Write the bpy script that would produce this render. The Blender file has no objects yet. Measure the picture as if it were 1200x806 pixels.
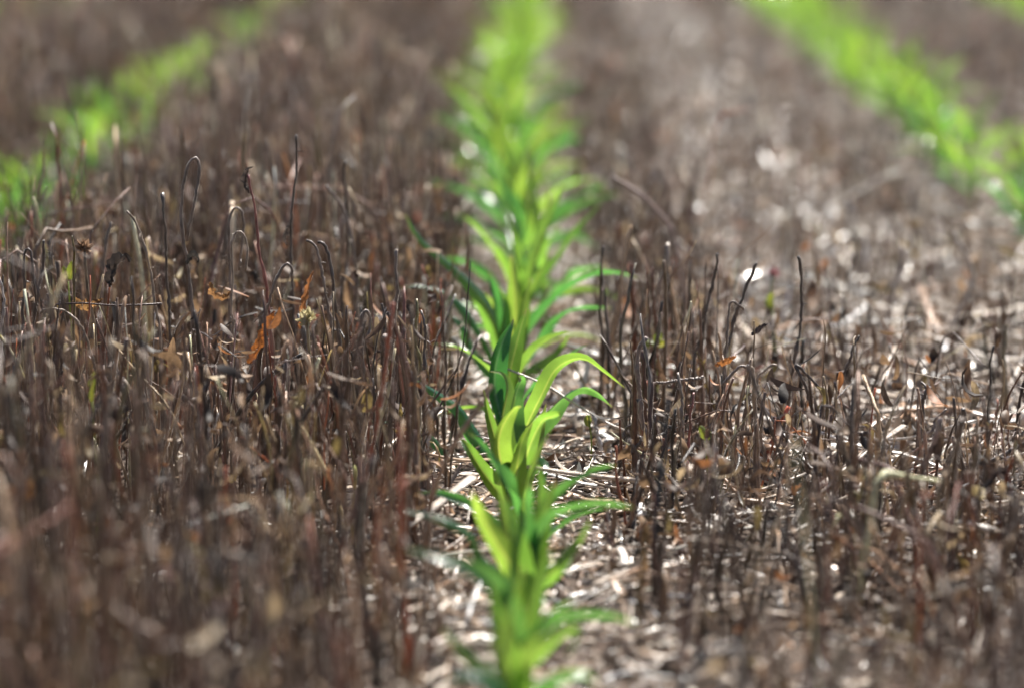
import bpy, math, random
import numpy as np
from mathutils import Vector

rng = np.random.default_rng(7)
random.seed(7)
R = math.radians
scene = bpy.context.scene
col = scene.collection

# ------------------------------------------------------------------ camera
F, CX, CY = 3500.0, 600.0, 403.0          # focal length in photo pixels (photo 1200 x 806)
CAM_H, PITCH, YAW = 0.68, math.atan(628 / 3500), math.atan(22 / 3500)
FOCUS = 3.0
fwd = np.array([-math.sin(YAW) * math.cos(PITCH), math.cos(YAW) * math.cos(PITCH), -math.sin(PITCH)])
rgt = np.array([math.cos(YAW), math.sin(YAW), 0.0])
upv = np.cross(rgt, fwd)
cam_data = bpy.data.cameras.new('camera')
cam = bpy.data.objects.new('camera', cam_data)
col.objects.link(cam)
scene.camera = cam
cam.location = (0, 0, CAM_H)
cam.rotation_euler = (math.pi / 2 - PITCH, 0, YAW)
cam_data.sensor_width = 36
cam_data.lens = F / 1200 * 36
cam_data.clip_start, cam_data.clip_end = 0.05, 400
cam_data.dof.use_dof = True
cam_data.dof.focus_distance = FOCUS
cam_data.dof.aperture_fstop = 2.6
cam_data.dof.aperture_blades = 0


def at(px, py, Y):
    """the point at depth Y (metres along the row) that a photo pixel looks at"""
    d = fwd + rgt * (px - CX) / F + upv * (CY - py) / F
    t = Y / d[1]
    return np.array([d[0] * t, Y, CAM_H + d[2] * t])


def proj(P):
    P = np.asarray(P, float)
    v = P - np.array([0, 0, CAM_H])
    d = v @ fwd
    return CX + F * (v @ rgt) / d, CY - F * (v @ upv) / d, d


# ------------------------------------------------------------------ tagging
def tag(o, label=None, cat=None, group=None, kind=None):
    for k, v in (('label', label), ('category', cat), ('group', group), ('kind', kind)):
        if v:
            o[k] = v
    return o


def empty(name, loc):
    o = bpy.data.objects.new(name, None)
    o.empty_display_size = 0.02
    o.location = loc
    col.objects.link(o)
    return o


def make_mesh(name, V, Q, mat, tint=None, uv=None, smooth=True):
    """V (n,3), Q (m,4) -> mesh datablock; tint (n,3) a per-vertex own colour, uv (n,2)"""
    me = bpy.data.meshes.new(name)
    n, m = len(V), len(Q)
    me.vertices.add(n)
    me.vertices.foreach_set('co', np.ascontiguousarray(V, np.float32).ravel())
    me.loops.add(m * 4)
    me.loops.foreach_set('vertex_index', np.ascontiguousarray(Q, np.int32).ravel())
    me.polygons.add(m)
    me.polygons.foreach_set('loop_start', np.arange(0, m * 4, 4, dtype=np.int32))
    me.polygons.foreach_set('loop_total', np.full(m, 4, np.int32))
    me.polygons.foreach_set('use_smooth', np.full(m, smooth, bool))
    if tint is not None:
        a = me.attributes.new('tint', 'FLOAT_COLOR', 'POINT')
        c = np.ones((n, 4), np.float32)
        c[:, :3] = tint
        a.data.foreach_set('color', c.ravel())
    if uv is not None:
        l = me.uv_layers.new(name='uv')
        l.data.foreach_set('uv', np.ascontiguousarray(uv[np.asarray(Q).ravel()], np.float32).ravel())
    me.update()
    me.validate()
    if mat:
        me.materials.append(mat)
    return me


def link(name, me, parent=None, loc=None):
    o = bpy.data.objects.new(name, me)
    col.objects.link(o)
    if parent is not None:
        o.parent = parent
    if loc is not None:
        o.location = loc
    return o


# ------------------------------------------------------------------ batch builders
def nrm(a):
    return a / np.maximum(np.linalg.norm(a, axis=-1, keepdims=True), 1e-9)


def tubes(P, B, rad, M=5, flat=1.0):
    """P (N,K,3) paths, B (N,3) plane normals, rad (N,K) -> V, Q (all tubes). End rings are closed to a point."""
    N, K, _ = P.shape
    T = np.empty_like(P)
    T[:, 1:-1] = P[:, 2:] - P[:, :-2]
    T[:, 0] = P[:, 1] - P[:, 0]
    T[:, -1] = P[:, -1] - P[:, -2]
    T = nrm(T)
    Bb = np.repeat(B[:, None, :], K, 1)
    Nn = nrm(np.cross(Bb, T))
    Bb = nrm(np.cross(T, Nn))
    P = np.concatenate([P[:, :1], P, P[:, -1:]], 1)
    Nn = np.concatenate([Nn[:, :1], Nn, Nn[:, -1:]], 1)
    Bb = np.concatenate([Bb[:, :1], Bb, Bb[:, -1:]], 1)
    rad = np.concatenate([rad[:, :1] * .1, rad, rad[:, -1:] * .1], 1)
    K += 2
    a = np.arange(M) / M * 2 * np.pi
    fl = np.asarray(flat)
    fl = fl[:, None, None, None] if fl.ndim else fl
    V = P[:, :, None, :] + rad[:, :, None, None] * (np.cos(a)[None, None, :, None] * Nn[:, :, None, :] * fl
                                                  + np.sin(a)[None, None, :, None] * Bb[:, :, None, :])
    V = V.reshape(-1, 3)
    k, j = np.meshgrid(np.arange(K - 1), np.arange(M), indexing='ij')
    q = np.stack([k * M + j, k * M + (j + 1) % M, (k + 1) * M + (j + 1) % M, (k + 1) * M + j], -1).reshape(-1, 4)
    Q = (q[None] + (np.arange(N) * K * M)[:, None, None]).reshape(-1, 4)
    return V, Q, K * M, len(q)


def ribbons(P, W, half, fold, C=3):
    """P (N,K,3), W (N,K,3) width directions, half (N,K), fold (N,K) -> V, Q, UV"""
    N, K, _ = P.shape
    T = np.empty_like(P)
    T[:, 1:-1] = P[:, 2:] - P[:, :-2]
    T[:, 0] = P[:, 1] - P[:, 0]
    T[:, -1] = P[:, -1] - P[:, -2]
    T = nrm(T)
    W = nrm(W - T * (W * T).sum(-1, keepdims=True))
    Nn = np.cross(W, T)
    u = np.linspace(-1, 1, C)
    off_w = half[:, :, None] * u
    off_n = half[:, :, None] * fold[:, :, None] * (np.abs(u) ** 1.3)
    V = P[:, :, None, :] + W[:, :, None, :] * off_w[..., None] + Nn[:, :, None, :] * off_n[..., None]
    k, j = np.meshgrid(np.arange(K - 1), np.arange(C - 1), indexing='ij')
    q = np.stack([k * C + j, k * C + j + 1, (k + 1) * C + j + 1, (k + 1) * C + j], -1).reshape(-1, 4)
    Q = (q[None] + (np.arange(N) * K * C)[:, None, None]).reshape(-1, 4)
    uu, vv = np.meshgrid((u + 1) / 2, np.linspace(0, 1, K))
    UV = np.tile(np.stack([uu, vv], -1).reshape(-1, 2), (N, 1))
    return V.reshape(-1, 3), Q, UV, Nn


def catmull(pts, n):
    p = np.asarray(pts, float)
    p = np.vstack([2 * p[0] - p[1], p, 2 * p[-1] - p[-2]])
    seg = len(p) - 3
    out = []
    d = np.linalg.norm(np.diff(p[1:-1], axis=0), axis=1)
    cum = np.concatenate([[0], np.cumsum(d)])
    for s in np.linspace(0, cum[-1], n):
        i = min(np.searchsorted(cum, s, 'right') - 1, seg - 1)
        t = (s - cum[i]) / max(d[i], 1e-9)
        a, b, c, e = p[i], p[i + 1], p[i + 2], p[i + 3]
        out.append(.5 * (2 * b + (c - a) * t + (2 * a - 5 * b + 4 * c - e) * t * t + (3 * b - a - 3 * c + e) * t ** 3))
    return np.array(out)


def sstep(x):
    x = np.clip(x, 0, 1)
    return x * x * (3 - 2 * x)


# ------------------------------------------------------------------ materials
def new_mat(name):
    m = bpy.data.materials.new(name)
    m.use_nodes = True
    nt = m.node_tree
    nt.nodes.clear()
    return m, nt, nt.nodes, nt.links


def N_(nodes, t, **kw):
    n = nodes.new(t)
    for k, v in kw.items():
        if k in n.inputs.keys():
            n.inputs[k].default_value = v
        else:
            setattr(n, k, v)
    return n


def mat_dry(name, rough, sheen, spec, scale, lo=.55, hi=1.35, bump=.25, translucent=0.0):
    """dead plant matter: own tint per piece, mottled and streaked"""
    m, nt, nd, lk = new_mat(name)
    out = nd.new('ShaderNodeOutputMaterial')
    b = nd.new('ShaderNodeBsdfPrincipled')
    at_ = N_(nd, 'ShaderNodeAttribute', attribute_name='tint')
    tc = nd.new('ShaderNodeTexCoord')
    mp = nd.new('ShaderNodeMapping')
    mp.inputs['Scale'].default_value = (1, 1, .22)
    lk.new(tc.outputs['Object'], mp.inputs['Vector'])
    no = N_(nd, 'ShaderNodeTexNoise', Scale=scale, Detail=4.0, Roughness=.65)
    lk.new(mp.outputs['Vector'], no.inputs['Vector'])
    mr = nd.new('ShaderNodeMapRange')
    mr.inputs['From Min'].default_value = .3
    mr.inputs['From Max'].default_value = .7
    mr.inputs['To Min'].default_value = lo
    mr.inputs['To Max'].default_value = hi
    lk.new(no.outputs['Fac'], mr.inputs['Value'])
    mul = N_(nd, 'ShaderNodeVectorMath', operation='SCALE')
    lk.new(at_.outputs['Color'], mul.inputs[0])
    lk.new(mr.outputs['Result'], mul.inputs['Scale'])
    lk.new(mul.outputs['Vector'], b.inputs['Base Color'])
    b.inputs['Roughness'].default_value = rough
    b.inputs['Specular IOR Level'].default_value = spec
    b.inputs['Sheen Weight'].default_value = sheen
    b.inputs['Sheen Roughness'].default_value = .18
    b.inputs['Sheen Tint'].default_value = (1, .93, .88, 1)
    bp = N_(nd, 'ShaderNodeBump', Strength=bump, Distance=.0012)
    lk.new(no.outputs['Fac'], bp.inputs['Height'])
    lk.new(bp.outputs['Normal'], b.inputs['Normal'])
    last = b.outputs['BSDF']
    if translucent:
        t = nd.new('ShaderNodeBsdfTranslucent')
        lk.new(mul.outputs['Vector'], t.inputs['Color'])
        mx = N_(nd, 'ShaderNodeMixShader', Fac=translucent)
        lk.new(last, mx.inputs[1])
        lk.new(t.outputs['BSDF'], mx.inputs[2])
        last = mx.outputs['Shader']
    lk.new(last, out.inputs['Surface'])
    return m


def mat_leaf(name, base, trans, fac=.5, rough=.33):
    m, nt, nd, lk = new_mat(name)
    out = nd.new('ShaderNodeOutputMaterial')
    b = nd.new('ShaderNodeBsdfPrincipled')
    t = nd.new('ShaderNodeBsdfTranslucent')
    mx = N_(nd, 'ShaderNodeMixShader', Fac=fac)
    uv = nd.new('ShaderNodeUVMap')
    sep = nd.new('ShaderNodeSeparateXYZ')
    lk.new(uv.outputs['UV'], sep.inputs['Vector'])
    # parallel veins across the blade
    s1 = N_(nd, 'ShaderNodeMath', operation='MULTIPLY')
    s1.inputs[1].default_value = 110
    lk.new(sep.outputs['X'], s1.inputs[0])
    s2 = N_(nd, 'ShaderNodeMath', operation='SINE')
    lk.new(s1.outputs[0], s2.inputs[0])
    vr = nd.new('ShaderNodeMapRange')
    vr.inputs['From Min'].default_value = -1
    vr.inputs['To Min'].default_value = .66
    vr.inputs['To Max'].default_value = 1.1
    lk.new(s2.outputs[0], vr.inputs['Value'])
    # pale midrib
    c1 = N_(nd, 'ShaderNodeMath', operation='SUBTRACT')
    c1.inputs[1].default_value = .5
    lk.new(sep.outputs['X'], c1.inputs[0])
    c2 = N_(nd, 'ShaderNodeMath', operation='ABSOLUTE')
    lk.new(c1.outputs[0], c2.inputs[0])
    rib = nd.new('ShaderNodeMapRange')
    rib.inputs['From Min'].default_value = .03
    rib.inputs['From Max'].default_value = .07
    rib.inputs['To Min'].default_value = 1
    rib.inputs['To Max'].default_value = 0
    lk.new(c2.outputs[0], rib.inputs['Value'])
    tc = nd.new('ShaderNodeTexCoord')
    no = N_(nd, 'ShaderNodeTexNoise', Scale=38.0, Detail=3.0)
    lk.new(tc.outputs['Object'], no.inputs['Vector'])
    nr = nd.new('ShaderNodeMapRange')
    nr.inputs['From Min'].default_value = .3
    nr.inputs['From Max'].default_value = .7
    nr.inputs['To Min'].default_value = .78
    nr.inputs['To Max'].default_value = 1.15
    lk.new(no.outputs['Fac'], nr.inputs['Value'])
    vm = N_(nd, 'ShaderNodeMath', operation='MULTIPLY')
    lk.new(vr.outputs['Result'], vm.inputs[0])
    lk.new(nr.outputs['Result'], vm.inputs[1])
    oi = nd.new('ShaderNodeObjectInfo')
    hs = nd.new('ShaderNodeMapRange')
    hs.inputs['To Min'].default_value = .488
    hs.inputs['To Max'].default_value = .518
    lk.new(oi.outputs['Random'], hs.inputs['Value'])
    for colr, target in ((base, b.inputs['Base Color']), (trans, t.inputs['Color'])):
        mixc = N_(nd, 'ShaderNodeMix', data_type='RGBA')
        mixc.inputs[6].default_value = (*colr, 1)
        mixc.inputs[7].default_value = (min(colr[0] * 1.7, .8), min(colr[1] * 1.25, .85), colr[2] * 1.7, 1)
        lk.new(rib.outputs['Result'], mixc.inputs[0])
        sc = N_(nd, 'ShaderNodeVectorMath', operation='SCALE')
        lk.new(mixc.outputs[2], sc.inputs[0])
        lk.new(vm.outputs[0], sc.inputs['Scale'])
        hv = nd.new('ShaderNodeHueSaturation')
        lk.new(hs.outputs['Result'], hv.inputs['Hue'])
        lk.new(sc.outputs['Vector'], hv.inputs['Color'])
        lk.new(hv.outputs['Color'], target)
    tipr = nd.new('ShaderNodeMapRange')
    tipr.inputs['From Min'].default_value = .93
    tipr.inputs['From Max'].default_value = 1.0
    tipr.inputs['To Max'].default_value = .75
    lk.new(sep.outputs['Y'], tipr.inputs['Value'])
    for sock in (b.inputs['Base Color'], t.inputs['Color']):
        src = sock.links[0].from_socket
        tm = N_(nd, 'ShaderNodeMix', data_type='RGBA')
        tm.inputs[7].default_value = (.42, .36, .12, 1)
        lk.new(tipr.outputs['Result'], tm.inputs[0])
        lk.new(src, tm.inputs[6])
        lk.new(tm.outputs[2], sock)
    bp = N_(nd, 'ShaderNodeBump', Strength=.25, Distance=.0006)
    lk.new(s2.outputs[0], bp.inputs['Height'])
    lk.new(bp.outputs['Normal'], b.inputs['Normal'])
    b.inputs['Roughness'].default_value = rough
    b.inputs['Specular IOR Level'].default_value = .9
    lk.new(b.outputs['BSDF'], mx.inputs[1])
    lk.new(t.outputs['BSDF'], mx.inputs[2])
    lk.new(mx.outputs['Shader'], out.inputs['Surface'])
    return m


M_STALK = mat_dry('dead_stalk', .36, .6, .55, 420, .3, 1.7, .8)
M_STRAW = mat_dry('bleached_straw', .3, .05, .7, 320, .4, 1.35, .4)
M_CHAFF = mat_dry('waxy_chaff', .3, 0, .8, 200, .6, 1.25, .2)
M_DRYLEAF = mat_dry('withered_leaf', .55, .25, .4, 260, .5, 1.35, .3, .35)
M_MAIZE = mat_leaf('maize_leaf', (.008, .062, .036), (.36, .62, .07), .46, .22)
M_MAIZE_OLD_SHADED = mat_leaf('older_or_shaded_maize_leaf', (.01, .07, .046), (.18, .5, .08), .4, .2)  # deeper green of older leaves, also paints shade into blades of the near plants
M_MAIZE_STEM = mat_leaf('maize_stem', (.12, .26, .05), (.36, .6, .08), .3, .4)
M_WEED = mat_leaf('weed_leaf', (.13, .17, .03), (.38, .42, .05), .4, .5)

m, nt, nd, lk = new_mat('soil')
out = nd.new('ShaderNodeOutputMaterial')
b = nd.new('ShaderNodeBsdfPrincipled')
tc = nd.new('ShaderNodeTexCoord')
n1 = N_(nd, 'ShaderNodeTexNoise', Scale=35.0, Detail=8.0, Roughness=.7)
lk.new(tc.outputs['Object'], n1.inputs['Vector'])
cr = nd.new('ShaderNodeValToRGB')
cr.color_ramp.elements[0].position = .3
cr.color_ramp.elements[0].color = (.022, .014, .009, 1)
cr.color_ramp.elements[1].position = .72
cr.color_ramp.elements[1].color = (.1, .068, .048, 1)
lk.new(n1.outputs['Fac'], cr.inputs['Fac'])
lk.new(cr.outputs['Color'], b.inputs['Base Color'])
b.inputs['Roughness'].default_value = .9
bp = N_(nd, 'ShaderNodeBump', Strength=.8, Distance=.01)
lk.new(n1.outputs['Fac'], bp.inputs['Height'])
lk.new(bp.outputs['Normal'], b.inputs['Normal'])
lk.new(b.outputs['BSDF'], out.inputs['Surface'])
M_SOIL = m


# ------------------------------------------------------------------ ground
def ground_z(x, y):
    return (.006 * np.sin(x * 9.1 + 1.3 * np.sin(y * 3.7)) * np.cos(y * 7.3 + .8) + .004 * np.sin(x * 23 + y * 17)
            + .003 * np.sin(x * 41 - y * 37 + 1.7)) * np.exp(-((np.abs(y) / 30) ** 4))


def axis(inner0, inner1, step, outer):
    core = np.arange(inner0, inner1 + step / 2, step)
    grow = np.geomspace(step * 2, outer, 26)
    return np.concatenate([inner0 - grow[::-1], core, inner1 + grow])


gx, gy = axis(-3.2, 3.2, .03, 150), axis(1.0, 14.0, .03, 160)
GX, GY = np.meshgrid(gx, gy, indexing='ij')
V = np.stack([GX, GY, ground_z(GX, GY)], -1).reshape(-1, 3)
nx, ny = len(gx), len(gy)
i, j = np.meshgrid(np.arange(nx - 1), np.arange(ny - 1), indexing='ij')
Q = np.stack([i * ny + j, (i + 1) * ny + j, (i + 1) * ny + j + 1, i * ny + j + 1], -1).reshape(-1, 4)
tag(link('ground', make_mesh('ground', V, Q, M_SOIL)), 'bare brown soil of the field under straw and stubble', 'soil', kind='structure')

# ------------------------------------------------------------------ field layout
ROWS = (-1.58, -.79, -.01, .785, 1.58)


def middle_x(y):
    """the middle row wanders a little to the left some six metres out"""
    return -.01 - .055 * np.exp(-((y - 6.3) / 1.15) ** 2)



def patch(x, y):
    return .5 + .25 * np.sin(x * 6.3 + 1.1 * np.sin(y * 2.1)) + .25 * np.sin(y * 4.4 + 1.7 * np.sin(x * 3.3) + .6)


def stalk_density(x, y):
    """standing dead stalks per square metre"""
    d = np.full_like(x, 760.0)
    left = x < 0
    d = np.where(left, np.where(y < 4.2, 2000, 1300) * (.75 + .5 * patch(x, y)), d)
    right = (x > 0) & (x < .76)
    dr = np.where(x < .25, 1150, np.where(x < .52, np.where(y > 3.7, 290, np.where(y < 2.75, 1250, 850)), 650)) * (.5 + patch(x, y))
    d = np.where(right, dr, d)
    d = np.where((x > .76), 620, d)
    for rx in ROWS:
        gap = .1 if rx > -.1 else .075
        if rx == ROWS[2]:
            g = np.where(x < rx, .078, .094)
            g = g + .012 * np.sin(y * 11)
        else:
            g = gap
        cx = middle_x(y) if rx == ROWS[2] else rx
        d = d * sstep((np.abs(x - cx) - g + .012) / .03)
    # beyond the first few metres stalks are drawn thinner-set
    return d * np.where(y > 6, .75, 1.0)


def field_points(dens, dmax, y0=1.6, y1=13.5, margin=.3):
    hw = .171 * y1 * 1.12 + margin
    n = int(2 * hw * (y1 - y0) * dmax)
    x, y = rng.uniform(-hw, hw, n), rng.uniform(y0, y1, n)
    ok = np.abs(x) < .171 * y * 1.12 + margin
    x, y = x[ok], y[ok]
    keep = rng.uniform(0, dmax, len(x)) < dens(x, y)
    return x[keep], y[keep]


PAL = np.array([(.135, .09, .07), (.17, .113, .08), (.075, .048, .038), (.27, .19, .13), (.115, .06, .045),
                (.42, .32, .22), (.026, .018, .015), (.22, .07, .035), (.17, .13, .04), (.19, .165, .16)])
PAL_P = np.array([.13, .14, .15, .13, .1, .11, .12, .06, .035, .025])
PAL_NAME = ['grey brown', 'dull tan', 'dark brown', 'pale tan', 'umber brown', 'straw coloured', 'almost black', 'reddish brown',
            'olive tinged', 'mauve grey']


def stalk_paths(x, y, h, theta0, phi, typ, K, spread=1.0):
    """planar bent paths. typ 0 upright, 1 hooked over, 2 snapped, 3 strongly leaning"""
    n = len(x)
    s = np.linspace(0, 1, K)[None, :]
    th = theta0[:, None] + rng.normal(0, .16, (n, 1)) * s + rng.normal(0, .12, (n, 1)) * np.sin(s * rng.uniform(3, 8, (n, 1)))
    s0 = rng.uniform(.52, .72, (n, 1))
    w = np.where(typ == 1, rng.uniform(.16, .3, n), .09)[:, None]
    turn = np.where(typ == 1, rng.uniform(2.5, 3.25, n), np.where(typ == 2, rng.uniform(.8, 2.5, n), 0))[:, None]
    th = th + turn * sstep((s - s0) / w)
    th = np.where((typ == 3)[:, None], th + rng.uniform(.45, 1.25, (n, 1)), th)
    th = th + np.cumsum(rng.normal(0, .42 / math.sqrt(K), (n, K)), 1) * .55
    length = h * np.where(typ == 1, 1.45, np.where(typ == 2, 1.25, 1.0))
    ds = (length / (K - 1))[:, None]
    dx = np.sin(th) * ds
    dz = np.cos(th) * ds
    u = np.concatenate([np.zeros((n, 1)), np.cumsum(dx[:, :-1], 1)], 1)
    z = np.concatenate([np.zeros((n, 1)), np.cumsum(dz[:, :-1], 1)], 1)
    lat = np.cumsum(rng.normal(0, .0012, (n, K)) * 12 / K, 1)
    c, sn = np.cos(phi)[:, None], np.sin(phi)[:, None]
    P = np.stack([x[:, None] + u * c - lat * sn, y[:, None] + u * sn + lat * c, z + (ground_z(x, y) - .006)[:, None]], -1)
    P[..., 2] = np.maximum(P[..., 2], ground_z(P[..., 0], P[..., 1]) - .006 + .004 * (np.arange(K) > 0))
    B = np.stack([-np.sin(phi), np.cos(phi), np.zeros(n)], -1)
    return P, B


def stalk_radii(r, K):
    s = np.linspace(0, 1, K)[None]
    n = len(r)
    k = 1.15 - .5 * s + .12 * np.sin(s * rng.uniform(8, 26, (n, 1)) + rng.uniform(0, 6, (n, 1)))
    k = k * (1 + rng.normal(0, .1, (n, K))) * (1 + .5 * np.exp(-((s - rng.uniform(.15, .8, (n, 1))) / .035) ** 2))
    k[:, -1] *= rng.uniform(.5, 1.25, n)
    return r[:, None] * k


def colour_pick(n):
    idx = rng.choice(len(PAL), n, p=PAL_P / PAL_P.sum())
    c = PAL[idx] * rng.uniform(.5, 1.1, (n, 1)) * (1 + rng.normal(0, .05, (n, 3)))
    return idx, np.clip(c, .015, .6)


x, y = field_points(stalk_density, 2600)
n = len(x)
left = x < 0
hbase = np.where(left, .176, .12) * (.72 + .52 * patch(x * 1.7, y * 1.3))
hbase = np.where((x > .25) & (x < .65), np.where(y < 2.75, .125, .105), hbase)
h = hbase * np.clip(rng.normal(1, .26, n), .35, 1.6)
theta0 = np.abs(rng.normal(0, .14, n)) * np.where(left, 1, 1.6)
phi = rng.uniform(0, 2 * np.pi, n)
typ = rng.choice(4, n, p=[.76, .045, .135, .06])
typ = np.where(left & (typ >= 2) & (rng.uniform(size=n) < .55), 0, typ)
typ = np.where(~left & (rng.uniform(size=n) < .3), rng.choice([2, 3], n), typ)
typ = np.where((np.abs(x + .01) < .18) & (y < 4.2), 0, typ)
rad = np.clip(rng.lognormal(math.log(.00135), .42, n), .0005, .0034)
cidx, tint = colour_pick(n)
clump = .5 + .5 * np.sin(x * 17 + 2 * np.sin(y * 5.1)) * np.sin(y * 9.3 + 1.5 * np.sin(x * 7.7))     # patches of greyer and of paler plants
tint = np.clip(tint * (.55 + 1.05 * clump ** 1.4)[:, None] * np.array([1.14, 1.07, .97]) * rng.lognormal(0, .38, n)[:, None], .01, .6)
near = y < 4.3
PX, PY, PD = proj(np.stack([x, y, h * .8], -1))
infr = (PX > 5) & (PX < 1195) & (PY > 5) & (PY < 800)
score = np.where(infr & (y > 1.45), h * rad / y ** 2 * np.where(typ == 3, .7, 1), 0)
# the ones that show largest: a share of the blurred front, the sharp belt and the right side, 300 in all
zone = np.where(left, 0, 1) * 2 + np.where(y < 2.35, 0, 1)
pick = []
for z, m_ in ((0, 110), (1, 75), (2, 45), (3, 70)):
    s_ = np.where((zone == z) & (y < 3.6), score, 0)
    o_ = np.argsort(-s_)[:m_]
    pick += [k for k in o_ if s_[k] > 0]
pick = np.array(pick)
single = np.zeros(n, bool)
single[pick] = True

Vs, Qs, Ts, base = [], [], [], 0
for sel, K, M in ((near & ~single, 13, 6), (~near & ~single, 8, 4)):
    P, B = stalk_paths(x[sel], y[sel], h[sel], theta0[sel], phi[sel], typ[sel], K)
    V, Q, nv, nq = tubes(P, B, stalk_radii(rad[sel], K), M, rng.uniform(.5, 1.1, int(sel.sum())))
    Vs.append(V)
    Qs.append(Q + base)
    tt = np.repeat(tint[sel], nv, 0).reshape(-1, K + 2, M, 3)
    tt[:, -3:] *= rng.uniform(1.0, 2.0, (len(tt), 1, 1, 1))          # paler broken ends
    Ts.append(np.clip(tt, 0, .7).reshape(-1, 3))
    base += len(V)
tag(link('stubble', make_mesh('stubble', np.vstack(Vs), np.vstack(Qs), M_STALK, np.vstack(Ts))),
    'countless dead grey brown stalks standing all over the field', 'stubble', kind='stuff')

SHAPE = ['upright', 'hooked', 'snapped', 'leaning']
SIDE = ['soft-focus stalk in the thick front stand left of the maize', 'stalk in the sharp thick stand left of the maize',
        'soft-focus stalk in the front clump right of the maize', 'stalk in the open stubble right of the maize']
P, B = stalk_paths(x[pick], y[pick], h[pick], theta0[pick], phi[pick], typ[pick], 16)
RR = stalk_radii(rad[pick], 16)
for k, q in enumerate(pick):
    o3 = np.array([x[q], y[q], 0])
    V, Q, nv, nq = tubes(P[k:k + 1] - o3, B[k:k + 1], RR[k:k + 1], 7)
    o = link('dead_stalk', make_mesh('dead_stalk', V, Q, M_STALK, np.repeat(tint[q][None], nv, 0)), loc=o3)
    size = 'thick' if rad[q] > .0021 else 'thin' if rad[q] < .0015 else 'medium'
    tall = 'tall' if h[q] > .2 else 'short' if h[q] < .13 else ''
    words = ' '.join(w for w in (tall, size, PAL_NAME[cidx[q]], SHAPE[typ[q]], SIDE[zone[q]]) if w)
    tag(o, words, 'dead stalk', 'dead stalks standing ' + ('left' if left[q] else 'right') + ' of the maize row')

# ------------------------------------------------------------------ straw litter on the soil
def litter_density(x, y):
    d = np.full_like(x, 3400.0)
    d = np.where((x < 0) & (np.abs(x + .01) > .12), 700, d)
    d = np.where((x > .12) & (x < .7), np.where(y < 2.6, 1800, 3000), d)
    d = np.where(x > .8, 900, d)
    return d * np.where(y > 4.5, np.where((x > .15) & (x < .54), .2, .24), 1.0)


LPAL = np.array([(.50, .41, .32), (.62, .54, .46), (.34, .24, .165), (.17, .11, .075), (.72, .66, .6), (.42, .26, .16), (.06, .042, .032)])
LP = np.array([.16, .14, .18, .2, .1, .08, .14])
x, y = field_points(litter_density, 3400, 1.6)
n = len(x)
K = 6
ln = np.clip(rng.lognormal(math.log(.032), .6, n), .008, .2)
r = np.clip(rng.lognormal(math.log(.001), .45, n), .0004, .0038)
long_ = (rng.uniform(size=n) < .03) & (y < 5) & (y > 2.55) & (np.abs(x) > .13)
ln = np.where(long_, rng.uniform(.08, .2, n), ln)
r = np.where(long_, rng.uniform(.0012, .0024, n), r)
az = rng.uniform(0, np.pi * 2, n)
tilt = np.abs(rng.normal(0, .16, n))
bend = rng.normal(0, .35, n)
s = np.linspace(0, 1, K)[None]
a = az[:, None] + bend[:, None] * s
dz = np.sin(tilt)[:, None] * (ln / (K - 1))[:, None] * np.ones((1, K))
u = np.cumsum(np.cos(a) * (ln / (K - 1))[:, None], 1)
v = np.cumsum(np.sin(a) * (ln / (K - 1))[:, None], 1)
z0 = rng.uniform(0, 1, n) ** 2 * .022 + .001 + .012 * long_
P = np.stack([x[:, None] + u, y[:, None] + v, np.zeros((n, K))], -1)
P[..., 2] = ground_z(P[..., 0], P[..., 1]) + z0[:, None] + np.cumsum(dz, 1)
B = np.tile(np.array([0, 0, 1.0]), (n, 1))
lidx = rng.choice(len(LPAL), n, p=LP / LP.sum())
lidx = np.where(long_, rng.choice([0, 1, 4, 5], n), lidx)
ltint = np.clip(LPAL[lidx] * rng.uniform(.75, 1.25, (n, 1)), .02, .75)
ltint = np.clip(ltint * np.where(np.abs(x + .01) < .15, 1.15, 1.0)[:, None], .02, .78)
flat = np.where(rng.uniform(size=n) < .35, rng.uniform(2.0, 3.6, n), 1.0)
LN = ['dull straw', 'pale straw', 'tan straw', 'brown', 'bleached', 'rusty tan', 'blackened']
PXl, PYl, _ = proj(np.stack([x, y, np.zeros(n)], -1))
sc = np.where((PXl > 430) & (PXl < 1190) & (PYl > 430) & (PYl < 800) & (y < 3.4) & (z0 > .006), ln * r * flat / y ** 2, 0)
lp = np.argsort(-sc)[:130]
lp = lp[sc[lp] > 0]
lsing = np.zeros(n, bool)
lsing[lp] = True
rr = np.repeat(r[:, None], K, 1) * np.linspace(1.05, .85, K)[None]
keep = ~lsing
V, Q, nv, nq = tubes(P[keep], B[keep], rr[keep], 5, flat[keep])
tag(link('straw_litter', make_mesh('straw_litter', V, Q, M_STRAW, np.repeat(ltint[keep], nv, 0))),
    'broken straw and stem bits strewn over the soil', 'straw litter', kind='stuff')
for q in lp:
    o3 = P[q].mean(0)
    V, Q, nv, nq = tubes(P[q:q + 1] - o3, B[q:q + 1], rr[q:q + 1], 7, flat[q:q + 1])
    o = link('straw_piece', make_mesh('straw_piece', V, Q, M_STRAW, np.repeat(ltint[q][None], nv, 0)), loc=o3)
    where = 'beside the maize row' if abs(x[q]) < .13 else 'on open ground among the right-hand stubble' if x[q] > 0 else 'at the foot of the left-hand stubble'
    tag(o, ('long ' if ln[q] > .11 else 'short ' if ln[q] < .06 else '') + ('flat ' if flat[q] > 1 else 'round ') + LN[lidx[q]] +
        ' piece of broken stem lying ' + where, 'straw piece', 'broken straw lying on the ground')

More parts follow.
